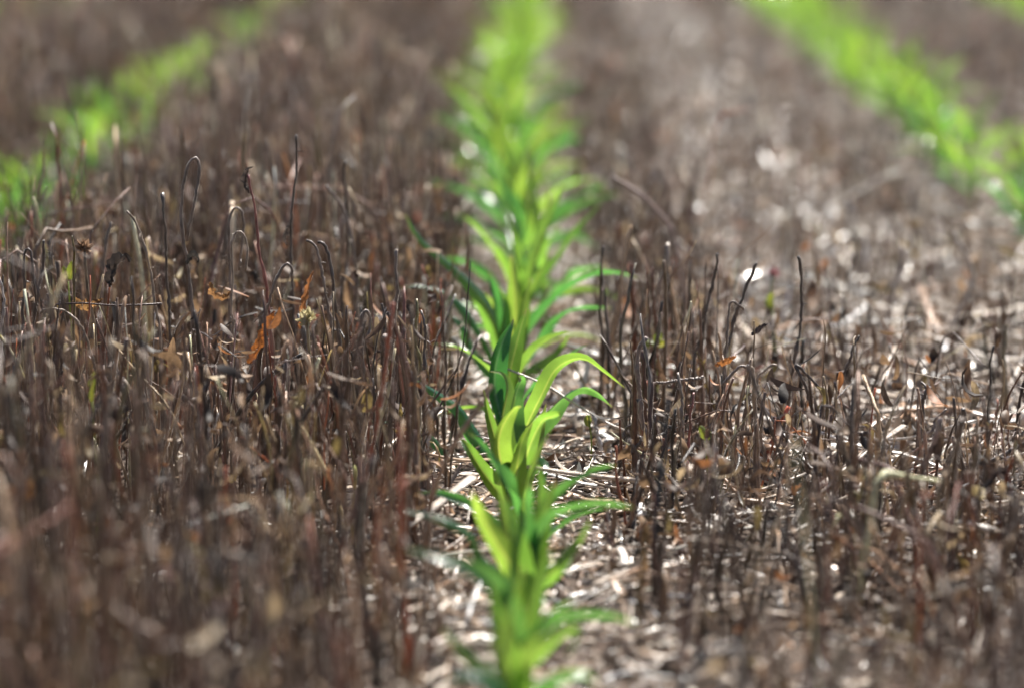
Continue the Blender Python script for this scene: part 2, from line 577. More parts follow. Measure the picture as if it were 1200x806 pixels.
# fine crumbs and flakes of husk, flat curled scraps
def ribbon_scraps(name, label, dens, dmax, zfun, lmed, wmed, pal, pp, mat, cat, y1=8.0, hang=False):
    x, y = field_points(dens, dmax, 1.5, y1, .25)
    n = len(x)
    K = 6
    ln = np.clip(rng.lognormal(math.log(lmed), .45, n), .006, .09)
    ln = np.minimum(ln, .045) if hang else ln
    hw = np.clip(rng.lognormal(math.log(wmed), .4, n), .0008, .0055 if hang else .0058)
    az = rng.uniform(0, 2 * np.pi, n)
    th0 = rng.normal(math.pi / 2 if not hang else 1.9, .45 if not hang else .7, n)
    curl = rng.normal(0, 1.6, n)
    s = np.linspace(0, 1, K)[None]
    th = th0[:, None] + curl[:, None] * s
    st = (ln / (K - 1))[:, None]
    u = np.cumsum(np.sin(th) * st, 1)
    w = np.cumsum(np.cos(th) * st, 1)
    P = np.stack([x[:, None] + u * np.cos(az)[:, None], y[:, None] + u * np.sin(az)[:, None], w + zfun(x, y, n)[:, None]], -1)
    P[..., 2] = np.maximum(P[..., 2], ground_z(P[..., 0], P[..., 1]) + .0015)
    roll = rng.normal(0, .5, n)[:, None] + rng.normal(0, 1.0, n)[:, None] * s
    Wd = np.stack([-np.sin(az)[:, None] * np.cos(roll), np.cos(az)[:, None] * np.cos(roll), np.sin(roll)], -1)
    prof = np.array([.45, .85, 1, .9, .6, .12])[None]
    V, Q, UV, _ = ribbons(P, Wd, hw[:, None] * prof, np.repeat(rng.uniform(.1, .9, (n, 1)), K, 1), 3)
    c = pal[rng.choice(len(pal), n, p=pp / pp.sum())] * rng.uniform(.7, 1.3, (n, 1))
    tag(link(name, make_mesh(name, V, Q, mat, np.repeat(np.clip(c, .015, .7), K * 3, 0), UV)), label, cat, kind='stuff')


DPAL = np.array([(.13, .08, .05), (.07, .042, .03), (.25, .16, .09), (.27, .115, .045), (.36, .27, .16), (.03, .022, .018), (.22, .165, .06)])
DP = np.array([.26, .22, .18, .05, .08, .16, .05])
ribbon_scraps('leaf_scraps', 'shrivelled brown leaf scraps caught among the dead stalks', lambda x, y: stalk_density(x, y) * .8, 1850,
              lambda x, y, n: np.where(x < 0, .17, .11) * rng.uniform(.15, 1.05, n), .022, .0024, DPAL, DP, M_DRYLEAF, 'leaf scraps', 9.0, True)
ribbon_scraps('curled_leaves', 'curled dead leaves hanging in the thick stubble', lambda x, y: np.where(y < 4.2, stalk_density(x, y) * np.where(y < 2.5, .12, .3), 0), 800,
              lambda x, y, n: np.where(x < 0, .18, .11) * rng.uniform(.2, 1.05, n), .03, .0042, DPAL, DP, M_DRYLEAF, 'dead leaves', 4.2, True)
ribbon_scraps('chaff', 'broad pale chaff lying on the open ground right of the maize',
              lambda x, y: np.where((x > .17) & (x < .54) & (patch(x * 2.3, y * 1.4) > .42), np.where(y > 5.2, 1000, np.where(y > 3.6, 640, np.where(y > 2.6, 260, 20))), np.where(np.abs(x + .01) < .15, np.where(y > 3.2, 260, 40), 30)), 1000,
              lambda x, y, n: ground_z(x, y) + rng.uniform(.006, .028, n), .036, .0042, LPAL[[0, 1, 4, 4]], np.ones(4), M_CHAFF, 'chaff', 10.5)
ribbon_scraps('husk_flakes', 'small pale husk flakes scattered on the soil', lambda x, y: litter_density(x, y) * np.where(y > 4.5, .6, .9), 3100,
              lambda x, y, n: ground_z(x, y) + rng.uniform(.001, .014, n), .016, .0026, LPAL, LP, M_STRAW, 'husk flakes', 10.0)

# ------------------------------------------------------------------ maize plants
def leaf_profile(K):
    s = np.linspace(0, 1, K)
    return (.5 + .5 * sstep(s / .4)) * np.clip(1 - s ** 2.6, 0, 1) ** .85 + .0


def leaf_mesh(name, path, W, width, fold, ripple, mat):
    K, C = len(path), 9
    half = leaf_profile(K) * width / 2
    half[-1] = .0003
    V, Q, UV, Nn = ribbons(path[None], W[None], half[None], np.full((1, K), fold) * np.linspace(1.25, .5, K)[None], C)
    V = V.reshape(K, C, 3)
    u = np.linspace(-1, 1, C)[None]
    s = np.linspace(0, 1, K)[:, None]
    f = rng.uniform(9, 17)
    wave = ripple * half[:, None] * np.abs(u) ** 2 * np.sin(s * f + u * 1.6 + rng.uniform(0, 6)) * sstep(s * 4)
    V = V + Nn[0][:, None, :] * wave[..., None]
    return make_mesh(name, V.reshape(-1, 3), Q, mat, None, UV)


def stem_mesh(name, pts, r0, r1, mat):
    p = catmull(pts, 7)[None]
    V, Q, nv, nq = tubes(p, np.array([[0, 1.0, 0.05]]), np.linspace(r0, r1, 7)[None], 9)
    uv = np.zeros((len(V), 2))
    uv[:, 0] = np.tile(np.linspace(.1, .45, 9), len(V) // 9)
    return make_mesh(name, V, Q, mat, None, uv)


def generic_leaf(az, th0, th1, length, width, z0, twist):
    K = 22
    s = np.linspace(0, 1, K)
    th = th0 + (th1 - th0) * s ** 1.7
    a = az + .25 * np.sin(s * 2.2 + az) * twist
    st = length / (K - 1)
    P = np.stack([np.cumsum(np.sin(th) * np.cos(a) * st), np.cumsum(np.sin(th) * np.sin(a) * st), z0 + np.cumsum(np.cos(th) * st)], -1)
    roll = twist * s * 1.1
    side = np.stack([-np.sin(a), np.cos(a), np.zeros(K)], -1)
    T = nrm(np.gradient(P, axis=0))
    W = side * np.cos(roll)[:, None] + np.cross(T, side) * np.sin(roll)[:, None]
    return P, W


def make_variant(k):
    """meshes of one seedling: [(part name, mesh)]"""
    parts = []
    hz = rng.uniform(.045, .07)
    lean = rng.normal(0, .006, 2)
    parts.append(('stem', stem_mesh('stem', [(0, 0, -.01), (lean[0] * .4, lean[1] * .4, hz * .5), (lean[0], lean[1], hz)], .0046, .0034, M_MAIZE_STEM)))
    plane = rng.normal(0, .38) + math.pi * (k % 2)
    nl = int(rng.integers(5, 8))
    for i in range(nl):
        f = i / (nl - 1)                   # 0 oldest, 1 youngest
        az = plane + math.pi * i + rng.normal(0, .3)
        th0 = np.interp(f, [0, 1], [.9, .06]) + rng.normal(0, .06)
        th1 = np.interp(f, [0, .55, 1], [2.0, 1.3, .3]) + rng.normal(0, .25)
        L = np.interp(f, [0, .3, .6, .8, 1], [.13, .15, .145, .14, .115]) * rng.uniform(.88, 1.15)
        wd = np.interp(f, [0, .5, 1], [.012, .0175, .016]) * rng.uniform(.9, 1.15)
        P, W = generic_leaf(az, th0, th1, L, wd, np.interp(f, [0, 1], [.018, hz]), rng.normal(0, .75))
        P[:, :2] += lean * np.interp(f, [0, 1], [.3, 1])
        parts.append(('leaf', leaf_mesh('leaf', P, W, wd, -rng.uniform(.6, 1.25), rng.uniform(.1, .45), M_MAIZE_OLD_SHADED if rng.uniform() < np.interp(f, [0, .5, 1], [.75, .45, .1]) else M_MAIZE)))
    return parts


variants = [make_variant(k) for k in range(20)]


def joined(parts, name):
    """one mesh of all parts for seedlings too far off to show them"""
    Vs, Qs, Us, base, mats = [], [], [], 0, []
    for pn, me in parts:
        v = np.empty(len(me.vertices) * 3, np.float32)
        me.vertices.foreach_get('co', v)
        q = np.empty(len(me.loops), np.int32)
        me.loops.foreach_get('vertex_index', q)
        Vs.append(v.reshape(-1, 3))
        Qs.append(q.reshape(-1, 4) + base)
        base += len(Vs[-1])
        l = np.empty(len(me.loops) * 2, np.float32)
        me.uv_layers[0].data.foreach_get('uv', l)
        u = np.zeros((len(Vs[-1]), 2))
        u[q] = l.reshape(-1, 2)
        Us.append(u)
    return make_mesh(name, np.vstack(Vs), np.vstack(Qs), M_MAIZE, None, np.vstack(Us))


far_meshes = [joined(v, 'maize_seedling') for v in variants]


def place_maize(x, y, label, group, size=1.0):
    k = int(rng.integers(len(variants)))
    rz = rng.normal(0, .45) + math.pi * int(rng.integers(2))
    sc = rng.uniform(.82, 1.1) * size
    z = float(ground_z(np.array(x), np.array(y)))
    if y > 6.2:
        o = link('maize_seedling', far_meshes[k], loc=(x, y, z))
    else:
        o = empty('maize_seedling', (x, y, z))
        for pn, me in variants[k]:
            link(pn, me, o)
    o.rotation_euler = (0, 0, rz)
    o.scale = (sc, sc, sc)
    tag(o, label, 'maize plant', group)
    return o


# -- the middle row close to the camera: each leaf follows its own path (photo pixels at the plant's depth, extra depth, in metres)
def hero_maize(bx, by, Y, stem_top, leaves, label):
    b = at(bx, by, Y)
    b[2] = float(ground_z(b[0], b[1]))
    root = empty('maize_seedling', b)
    top = at(stem_top[0], stem_top[1], Y)
    mid = (b + top) / 2 + np.array([.001, 0, 0])
    link('stem', stem_mesh('stem', np.array([b - [0, 0, .012], mid, top]) - b, .0052, .0036, M_MAIZE_STEM), root)
    for pts, width, r0, r1, fold, side in leaves:
        w = []
        for p in pts:
            w.append(at(p[0], p[1], Y + (p[2] if len(p) > 2 else 0)))
        w = np.array(w)
        if fold < -.6:                      # upright blades lean back a little
            w[:, 1] += np.clip(w[:, 2] - w[0, 2], 0, 1) * .3
        # rooted on the stem
        t0 = np.clip((w[0][2] - b[2] - .035) / max(top[2] - b[2], .01), .25, .97)
        rootp = b + (top - b) * t0
        path = catmull(np.vstack([rootp[None], w]), 30)
        T = nrm(np.gradient(path, axis=0))
        view = nrm(path - np.array([0, 0, CAM_H]))
        W0 = nrm(np.cross(T, view))
        roll = np.radians(np.linspace(r0, r1, 30))[:, None]
        W = W0 * np.cos(roll) + np.cross(T, W0) * np.sin(roll)
        o = link('leaf', leaf_mesh('leaf', path - b, W, width * (.8 if fold < -.6 else .86) / 1000, fold * 1.8, rng.uniform(.1, .35), M_MAIZE_OLD_SHADED if r0 >= 25 or fold > .45 else M_MAIZE), root)
    tag(root, label, 'maize plant', 'maize seedlings of the middle row')
    return root


# leaf: (points base -> tip, width mm, roll at base, roll at tip, fold, -)
hero_maize(598, 562, 3.06, (597, 505), [
    ([(590, 500), (579, 455), (585, 415), (602, 380, .01)], 34, 25, 20, -.65, 0),
    ([(594, 500, .01), (596, 450, .015), (606, 405, .02), (617, 368, .02)], 31, -20, 10, -.65, 0),
    ([(606, 540), (617, 500, -.01), (636, 460, -.02), (650, 434, -.02), (668, 422, -.02), (686, 421, -.02), (708, 436, -.03), (732, 454, -.04)], 23, 5, 65, .4, 0),
    ([(610, 535), (634, 497, .01), (652, 474, .01), (668, 459, .01), (684, 454, .01), (700, 460, 0), (718, 477, 0)], 23, 40, 60, -.5, 0),
    ([(584, 548), (568, 524), (552, 500), (541, 482), (529, 472), (512, 461), (484, 443, -.01)], 22, 30, 35, .5, 0),
    ([(580, 560), (553, 565, -.02), (540, 545, -.02), (523, 530, -.02), (507, 514, -.02), (486, 502, -.03), (460, 494, -.04), (427, 492, -.05)], 17, 50, 45, .4, 0),
], 'sharply focused maize seedling with the tallest tip and long arching side leaves')
hero_maize(604, 626, 2.79, (601, 560), [
    ([(592, 545), (588, 500), (594, 462), (588, 445), (573, 441)], 26, 10, 60, -.65, 0),
    ([(599, 548), (600, 500, .02), (604, 468, .02), (611, 450, .02), (607, 446, 0)], 27, 40, 20, -.65, 0),
    ([(594, 570), (584, 530, -.03), (588, 505, -.04), (603, 484, -.05), (611, 482, -.06)], 30, 15, 40, -.65, 0),
    ([(610, 560), (620, 525, -.01), (634, 495, -.02), (646, 488, -.03), (655, 485, -.04), (654, 492, -.05)], 27, 0, 60, .35, 0),
    ([(608, 585), (620, 555), (633, 545), (636, 560, -.02), (630, 578, -.03)], 18, 10, 30, .5, 0),
    ([(590, 585), (566, 553), (550, 528), (538, 512, .01)], 22, 15, 25, -.55, 0),
    ([(607, 575, .03), (622, 535, .03), (632, 505, .04), (640, 478, .04)], 23, 10, 30, -.65, 0),
    ([(596, 570, .03), (581, 520, .03), (572, 490, .03), (566, 462, .03)], 20, -15, 10, -.65, 0),
    ([(604, 580, -.03), (606, 548, -.05), (612, 520, -.05), (624, 500, -.05)], 26, 0, 20, -.65, 0),
], 'sharp maize seedling with curled leaf tips, just in front of the tallest one')
hero_maize(611, 775, 2.42, (609, 690), [
    ([(612, 680), (615, 630), (616, 590), (622, 565, -.01)], 24, 30, 40, -.6, 0),
    ([(614, 690), (627, 645), (638, 608), (651, 571)], 32, 8, -10, -.65, 0),
    ([(600, 668), (580, 632), (564, 604), (553, 576, -.01)], 24, -10, -15, .3, 0),
    ([(596, 682), (566, 655), (556, 630), (538, 616), (505, 604, -.01), (468, 597, -.03)], 15, 45, 50, .35, 0),
    ([(618, 672), (640, 612), (664, 597), (700, 590), (722, 591), (742, 594, -.02)], 14, 30, 45, .3, 0),
    ([(620, 690), (647, 672, -.02), (662, 652, -.02), (681, 628, -.02), (692, 607, -.02)], 17, 0, -20, .35, 0),
    ([(604, 665, .02), (590, 610, .03), (583, 570, .03)], 22, -20, 20, -.7, 0),
    ([(610, 690, -.02), (604, 640, -.03), (598, 610, -.03), (588, 586, -.03)], 27, 5, 30, -.7, 0),
    ([(614, 680, .02), (628, 620, .03), (632, 580, .03), (628, 548, .03)], 24, 10, 30, -.7, 0),
], 'slightly soft maize seedling with a broad bright leaf and a flat right-hand leaf')
hero_maize(607, 880, 2.16, (604, 770), [
    ([(602, 750), (585, 700), (560, 674), (520, 656), (474, 642)], 24, 25, 40, -.4, 0),
    ([(600, 770), (574, 720), (592, 690), (596, 640, .01)], 20, 50, 60, -.6, 0),
    ([(606, 790), (598, 745), (602, 710), (614, 672)], 31, 5, 10, -.65, 0),
    ([(598, 800), (568, 785), (544, 762), (518, 734)], 19, 20, 30, .4, 0),
    ([(612, 770), (645, 735), (672, 722), (715, 722), (748, 731, -.01)], 14, 40, 45, .35, 0),
    ([(612, 790), (638, 760), (660, 742), (676, 738), (664, 772, -.02)], 18, 15, 40, .4, 0),
    ([(608, 760), (642, 720), (660, 708), (676, 702)], 17, 50, 60, -.5, 0),
    ([(606, 780, .02), (622, 720, .02), (634, 680, .02), (648, 650, .02)], 24, 10, 20, -.7, 0),
    ([(602, 780, -.02), (586, 745, -.03), (578, 715, -.03), (574, 690, -.03)], 24, -10, 20, -.7, 0),
], 'blurred maize seedling in the front of the middle row with a broad dark left leaf')
hero_maize(614, 975, 1.98, (611, 830), [
    ([(606, 810), (590, 775), (594, 740), (600, 712)], 30, 0, 10, -.65, 0),
    ([(612, 820), (618, 780), (626, 755), (640, 742)], 24, 20, 30, .4, 0),
    ([(602, 830), (575, 800), (545, 790), (518, 806)], 18, 40, 40, .3, 0),
    ([(616, 830), (650, 800), (680, 790), (700, 800)], 18, 40, 40, .3, 0),
], 'nearest maize seedling, strongly blurred, cut off by the bottom edge')
hero_maize(597, 505, 3.42, (597, 440), [
    ([(590, 420), (573, 365), (552, 335), (524, 308), (494, 282), (474, 250)], 22, 20, 40, .35, 0),
    ([(588, 440), (566, 395), (544, 362), (520, 342), (494, 335), (468, 338)], 17, 50, 50, .35, 0),
    ([(604, 425), (622, 385), (646, 355), (672, 334), (698, 322), (722, 320), (748, 326)], 18, 45, 55, .4, 0),
    ([(602, 440), (628, 400), (650, 372), (676, 360), (717, 361)], 18, 50, 60, -.4, 0),
    ([(598, 420), (604, 370), (602, 330), (598, 298)], 28, 10, 15, .35, 0),
    ([(594, 430), (584, 385), (580, 350), (572, 318)], 24, 40, 30, -.5, 0),
    ([(592, 455), (556, 412), (540, 380), (517, 364)], 18, 30, 40, .35, 0),
    ([(600, 440, -.02), (610, 395, -.02), (616, 355, -.02), (622, 330, -.02)], 24, -10, 15, -.7, 0),
    ([(594, 440, -.02), (590, 400, -.03), (592, 365, -.03), (584, 340, -.03)], 24, 10, 25, -.7, 0),
    ([(604, 450, -.03), (630, 432, -.03), (652, 415, -.03), (668, 392, -.03)], 18, 10, 20, .35, 0),
], 'first soft maize seedling behind the sharp one, side leaves arching both ways')

for yy, lb in ((2.6, 'soft maize seedling filling the gap behind the broad bright leaf'), 
               (3.24, 'slim maize seedling standing just behind the tallest sharp one'),
               (3.58, 'soft slim maize seedling behind the arching side leaves')):
    place_maize(ROWS[2] + rng.normal(0, .006), yy, lb, 'maize seedlings of the middle row', .86)
ys = 3.74
nth = ['second', 'third', 'fourth', 'fifth', 'sixth', 'seventh', 'eighth']
k = 0
while ys < 13.6:
    if k < len(nth):
        lb = f'{nth[k]} blurred maize seedling behind the sharp one in the middle row'
    else:
        lb = 'maize seedling melting into the green blur far up the middle row'
    place_maize(float(middle_x(ys)) + rng.normal(0, .012), ys, lb, 'maize seedlings of the middle row', float(np.interp(ys, [3.7, 4.8, 7], [1.08, 1.12, 1.06])))
    ys += rng.uniform(.09, .17)
    k += 1
for rx, ya, nm in ((ROWS[3], 3.5, 'right-hand'), (ROWS[1], 3.5, 'left-hand'), (ROWS[0], 7.0, 'far left'), (ROWS[4], 7.0, 'far right')):
    ys = ya
    while ys < 13.6:
        far = ys > 6.2
        px, py, _ = proj((rx, ys, .08))
        left_row = rx < 0
        if left_row and rng.uniform() < np.interp(ys, [5.6, 6.2, 8.0], [.05, .42, .5]):   # the left rows are gappy
            ys += rng.uniform(.15, .3)
            continue
        if far:
            lb = f'strongly blurred maize seedling in the distant part of the {nm} row'
        else:
            lb = f'blurred bright green maize seedling in the near part of the {nm} row'
        place_maize(rx + rng.normal(0, .022), ys, lb, f'maize seedlings of the {nm} row', .88 if left_row else .95)
        ys += rng.uniform(.08, .15)

# ------------------------------------------------------------------ single stalks that stand out, placed where they grow
def hero_stalk(name, pts, Y, r, tint, label, ground=True, K=30, mat=None, cat='dead stalk', knob=0.0, dy=0.0, group=None):
    w = np.array([at(p[0], p[1], Y + (p[2] if len(p) > 2 else 0)) for p in pts])
    if ground:
        d = w[0] - w[1]
        d = d / max(np.linalg.norm(d), 1e-6)
        d = nrm(np.array([d[0] * .6, 0, -1.0]))
        t = (w[0][2] + .004) / -d[2]
        if t > .004:
            w = np.vstack([(w[0] + d * t)[None], w])
    K = 56
    path = catmull(w, K)
    for _ in range(4):
        path[1:-1] = (path[:-2] + 2 * path[1:-1] + path[2:]) / 4
    wob = rng.normal(0, 1, (K, 3))
    for _ in range(12):
        wob[1:-1] = (wob[:-2] + 2 * wob[1:-1] + wob[2:]) / 4
    path += wob * np.array([.003, .0035, .0012])
    path[1:-1] += rng.normal(0, .00035, (K - 2, 3))
    base = w[0].copy()
    s = np.linspace(0, 1, K)
    rad = .85 * r * (1.15 - .35 * s) * (1 + .12 * np.sin(s * 31 + rng.uniform(0, 6)) + rng.normal(0, .07, K))
    for c in rng.uniform(.2, .85, 2):
        rad *= 1 + .28 * np.exp(-((s - c) / .018) ** 2)
    rad[-1] *= 1 + knob
    rad[-2] *= 1 + knob
    V, Q, nv, nq = tubes((path - base)[None], np.array([[0, 1.0, .12]]), rad[None], 10)
    ns = int(rng.integers(2, 7))            # withered spurs and frayed bits along the stalk
    at_k = rng.integers(int(K * .3), K - 2, ns)
    d = nrm(rng.normal(0, 1, (ns, 3)) + [0, 0, .5])
    sl = rng.uniform(.003, .011, ns)
    q_ = np.linspace(0, 1, 5)[None, :, None]
    SP = (path[at_k] - base)[:, None] + d[:, None] * sl[:, None, None] * q_ + np.array([0, 0, -.6]) * sl[:, None, None] * q_ ** 2
    V2, Q2, _, _ = tubes(SP, nrm(np.cross(d, rng.normal(0, 1, (ns, 3)))), np.linspace(1, .3, 5)[None] * rng.uniform(.0005, .0012, (ns, 1)), 10, .5)
    Q = np.vstack([Q, Q2 + len(V)])
    V = np.vstack([V, V2])
    t = np.array(tint)[None] * (1 + .12 * np.sin(np.arange(len(V)) // 10 * .9)[:, None])
    o = link(name, make_mesh(name, V, Q, mat or M_STALK, t), loc=base)
    tag(o, label, cat, group or 'stalks that stand out from the stubble')
    return o


def hero_blade(name, pts, Y, width, tint, label, cat, roll=(0, 30), fold=.5, mat=None, parent=None):
    w = np.array([at(p[0], p[1], Y + (p[2] if len(p) > 2 else 0)) for p in pts])
    path = catmull(w, 18)
    base = np.array(parent.location) if parent is not None else w[0].copy()
    T = nrm(np.gradient(path, axis=0))
    W0 = nrm(np.cross(T, nrm(path - np.array([0, 0, CAM_H]))))
    rl = np.radians(np.linspace(*roll, 18))[:, None]
    W = W0 * np.cos(rl) + np.cross(T, W0) * np.sin(rl)
    rag = (mat is None)
    half = np.sin(np.linspace(.25, math.pi - .08, 18)) ** .8 * width / 2000 * (rng.uniform(.55, 1.05, 18) if rag else 1)
    V, Q, UV, _ = ribbons((path - base)[None], W[None], half[None], np.full((1, 18), fold), 7)
    V = V + rng.normal(0, width * (.00007 if rag else .00002), V.shape)
    o = link(name, make_mesh(name, V, Q, mat or M_DRYLEAF, np.repeat(np.array(tint)[None], len(V), 0), UV), parent, None if parent is not None else base)
    if parent is None:
        tag(o, label, cat)
    return o


GB, DK, TN, RD, PL = (.19, .15, .125), (.09, .07, .06), (.3, .235, .18), (.24, .09, .075), (.5, .46, .42)
HK = 'hooked_stalk'
hero_stalk(HK, [(222, 330), (216, 290), (214, 250), (216, 210), (221, 188), (229, 179), (236, 184), (234, 205), (229, 232), (222, 262), (219, 285)], 3.03, .0022, GB,
           'tallest dead stalk at the left, bent over in a long narrow loop')
hero_stalk('dead_stalk', [(197, 350), (194, 300), (193, 260), (195, 228)], 3.06, .0019, DK, 'dark straight stalk with a round knob, left of the tall loop', knob=.7)
hero_stalk(HK, [(268, 345), (269, 300), (270, 255), (274, 240), (281, 240), (286, 254), (285, 285), (281, 320)], 3.1, .0018, GB, 'pale rimmed stalk hooked over right of the tall loop')
hero_stalk(HK, [(272, 340), (273, 285), (278, 268), (285, 269), (291, 284), (293, 318)], 3.0, .0016, TN, 'low rounded hook stalk standing before the pale rimmed hook')
hero_stalk('dead_stalk', [(182, 350), (176, 310), (166, 280), (157, 248), (155, 245)], 3.0, .0018, TN, 'thin stalk leaning left at the left of the knobbed one')
st = hero_stalk('dead_stalk', [(313, 345), (307, 300), (300, 255), (294, 228), (291, 205)], 3.05, .0019, RD, 'reddish stalk with a dark shrivelled leaf at its tip')
hero_blade('leaf', [(293, 226), (288, 214), (291, 200), (297, 196)], 3.05, 9, DK, None, None, (20, 80), .9, parent=st)
st = hero_stalk('dead_stalk', [(344, 360), (342, 300), (343, 240), (345, 195), (348, 158)], 3.12, .0017, DK, 'tall thin dark upright stalk with a small drooping leaf')
hero_blade('leaf', [(342, 262), (336, 268), (332, 280), (336, 288)], 3.12, 7, DK, None, None, (10, 60), .9, parent=st)
hero_stalk(HK, [(384, 360), (378, 320), (371, 290), (366, 281), (361, 283)], 3.02, .0021, GB, 'left one of two side by side stalks with nodding tips')
hero_stalk(HK, [(394, 360), (390, 320), (383, 290), (377, 280), (373, 284)], 3.0, .0023, DK, 'right and darker one of two side by side stalks with nodding tips')
hero_stalk(HK, [(318, 345), (326, 326), (331, 310), (336, 305), (341, 312), (338, 330)], 2.98, .002, GB, 'short thick stalk hooked low in front of the dark upright stalk')
hero_stalk('dead_stalk', [(461, 400), (462, 372), (465, 345), (464, 318), (461, 290)], 3.0, .0023, GB, 'grey stalk with swollen joints standing nearest the maize on the left')
hero_stalk('dead_stalk', [(491, 440), (489, 400), (486, 353)], 2.98, .0022, (.2, .17, .07), 'olive brown stub of a stalk close beside the left maize leaf tip')
hero_stalk(HK, [(497, 460), (498, 400), (497, 375), (493, 366)], 2.96, .0021, DK, 'dark stalk with a bowed tip next to the olive stub')
hero_stalk(HK, [(424, 440), (424, 390), (426, 364), (430, 361), (433, 372), (430, 395)], 2.98, .0024, GB, 'thick stub folded at the top beside the jointed grey stalk')
hero_stalk('dead_stalk', [(450, 410), (450, 380), (449, 356)], 3.02, .0024, DK, 'short dark cut stub beside the jointed grey stalk')
hero_stalk('dead_stalk', [(447, 480), (450, 430), (455, 395)], 2.93, .0026, GB, 'stout grey stub with a frayed head at the edge of the maize row', knob=.9)
hero_stalk(HK, [(27, 400), (29, 340), (30, 300), (33, 287), (38, 292), (42, 330), (40, 360)], 2.97, .0019, DK, 'dark hairpin stalk close to the left edge')
hero_stalk('dead_stalk', [(40, 400), (46, 330), (50, 290), (51, 281)], 2.99, .0021, DK, 'dark upright stalk touching the hairpin near the left edge')
hero_stalk(HK, [(72, 420), (74, 370), (72, 345), (68, 338), (64, 350)], 2.92, .0022, DK, 'dark stalk with a short hooked tip right of the left edge hairpin')
hero_stalk(HK, [(110, 420), (90, 375), (70, 362), (52, 362), (48, 368)], 2.9, .0018, TN, 'pale stalk arching flat to the left below the dark hooked tip')
hero_stalk('dead_stalk', [(124, 420), (122, 340), (124, 300), (127, 262)], 3.1, .0019, GB, 'straight grey brown stalk between the seed head and the leaf rags')
hero_stalk('dead_stalk', [(401, 350), (408, 290), (406, 235), (403, 188)], 3.35, .0021, DK, 'blurred dark stalk standing tall behind the left stubble')
hero_stalk('dead_stalk', [(418, 350), (410, 260), (395, 235), (378, 218)], 3.3, .0021, GB, 'blurred stalk with its top bent down to the left')
hero_stalk('dead_stalk', [(0, 480), (3, 380), (2, 330), (2, 324)], 2.95, .0018, PL, 'pale stalk standing on the very left edge')
# right of the row
hero_stalk('dead_stalk', [(812, 440), (822, 395), (833, 345), (842, 298)], 3.12, .0021, DK, 'dark stalk leaning right, first of three on the right side')
hero_stalk('dead_stalk', [(848, 430), (857, 390), (868, 360), (878, 330), (884, 308)], 3.08, .0024, DK, 'dark pointed stalk leaning right, second of three on the right side')
hero_stalk('dead_stalk', [(920, 490), (925, 470), (930, 425), (938, 375), (940, 345), (934, 301)], 3.1, .0022, DK, 'dark wavy upright stalk, third of three on the right side')
hero_stalk(HK, [(850, 420), (852, 395), (857, 360), (860, 351), (865, 358), (870, 364)], 3.04, .0018, GB, 'thin stalk sharply folded beside the pointed leaning stalk')
hero_stalk(HK, [(954, 485), (946, 465), (937, 442), (931, 426), (938, 432), (952, 448), (966, 464)], 2.98, .0021, DK, 'stalk broken into an upside down V in the right stubble')
hero_stalk(HK, [(872, 495), (876, 445), (874, 430), (869, 427), (860, 436), (848, 452)], 2.96, .0022, GB, 'stalk folded over at its top beside the broad light stub')
hero_stalk('dead_stalk', [(886, 510), (884, 450), (881, 430), (877, 428)], 2.95, .003, TN, 'broad light stub standing between the folded stalk and the broken V')
hero_stalk(HK, [(890, 470), (886, 445), (896, 433), (903, 427), (907, 430)], 3.0, .0018, TN, 'thin pale stalk bent in an arch beside the light stub')
hero_stalk('dead_stalk', [(975, 490), (985, 450), (1000, 415), (1010, 392)], 3.05, .002, DK, 'dark stalk leaning right behind the broken V')
hero_stalk('dead_stalk', [(1080, 500), (1083, 480), (1085, 455), (1084, 448)], 2.98, .0023, DK, 'short black upright stub amid the right stubble')
hero_stalk('dead_stalk', [(1092, 622), (1098, 590), (1110, 550), (1122, 515), (1130, 478)], 2.86, .0034, DK, 'thick dark stalk leaning right above bright straw')
hero_stalk('dead_stalk', [(1120, 692), (1100, 668), (1088, 640), (1078, 612), (1068, 590), (1078, 555), (1096, 515), (1104, 492)], 2.74, .0036, (.26, .2, .17),
           'thick bent stalk, upper half dark, curving up from bright straw')
hero_stalk('dead_stalk', [(1114, 600), (1122, 575), (1140, 552), (1165, 538), (1198, 522), (1215, 514)], 2.88, .003, DK, 'thick dark branch bending to the right edge')
hero_stalk('dead_stalk', [(1050, 560), (1072, 530), (1092, 500), (1108, 480)], 3.0, .002, GB, 'grey stalk leaning right behind the thick bent one')
hero_stalk('dead_stalk', [(1185, 640), (1172, 600), (1150, 560), (1132, 538)], 2.8, .002, DK, 'thin dark stalk slanting left over bright straw')
hero_stalk('dead_stalk', [(1160, 690), (1176, 650), (1180, 620), (1160, 590)], 2.6, .0026, DK, 'dark soft stalk with a crooked top near the right edge')
hero_stalk('dead_stalk', [(776, 568), (766, 540), (757, 508), (750, 470), (748, 432), (752, 395)], 2.93, .0031, (.2, .155, .135), 'thick grey stalk curving up at the edge of the right stubble')
hero_stalk('dead_stalk', [(826, 442), (795, 446), (762, 450)], 2.96, .0019, GB, 'thin stalk lying level against the thick curving stalk', ground=False)
hero_stalk('dead_stalk', [(800, 545), (799, 500), (798, 440)], 2.9, .002, GB, 'straight grey stalk right of the thick curving stalk')
hero_stalk('dead_stalk', [(806, 550), (809, 500), (812, 460)], 2.93, .0019, RD, 'reddish thin stalk right of the thick curving stalk')
hero_stalk('dead_stalk', [(726, 560), (726, 525), (733, 507), (741, 497)], 2.96, .0026, DK, 'dark short bent stub beside white bleached stems')
hero_stalk('dead_stalk', [(692, 580), (700, 560), (716, 545), (738, 530), (756, 512)], 2.95, .0024, DK, 'dark twig slanting up in front of white bleached stems')
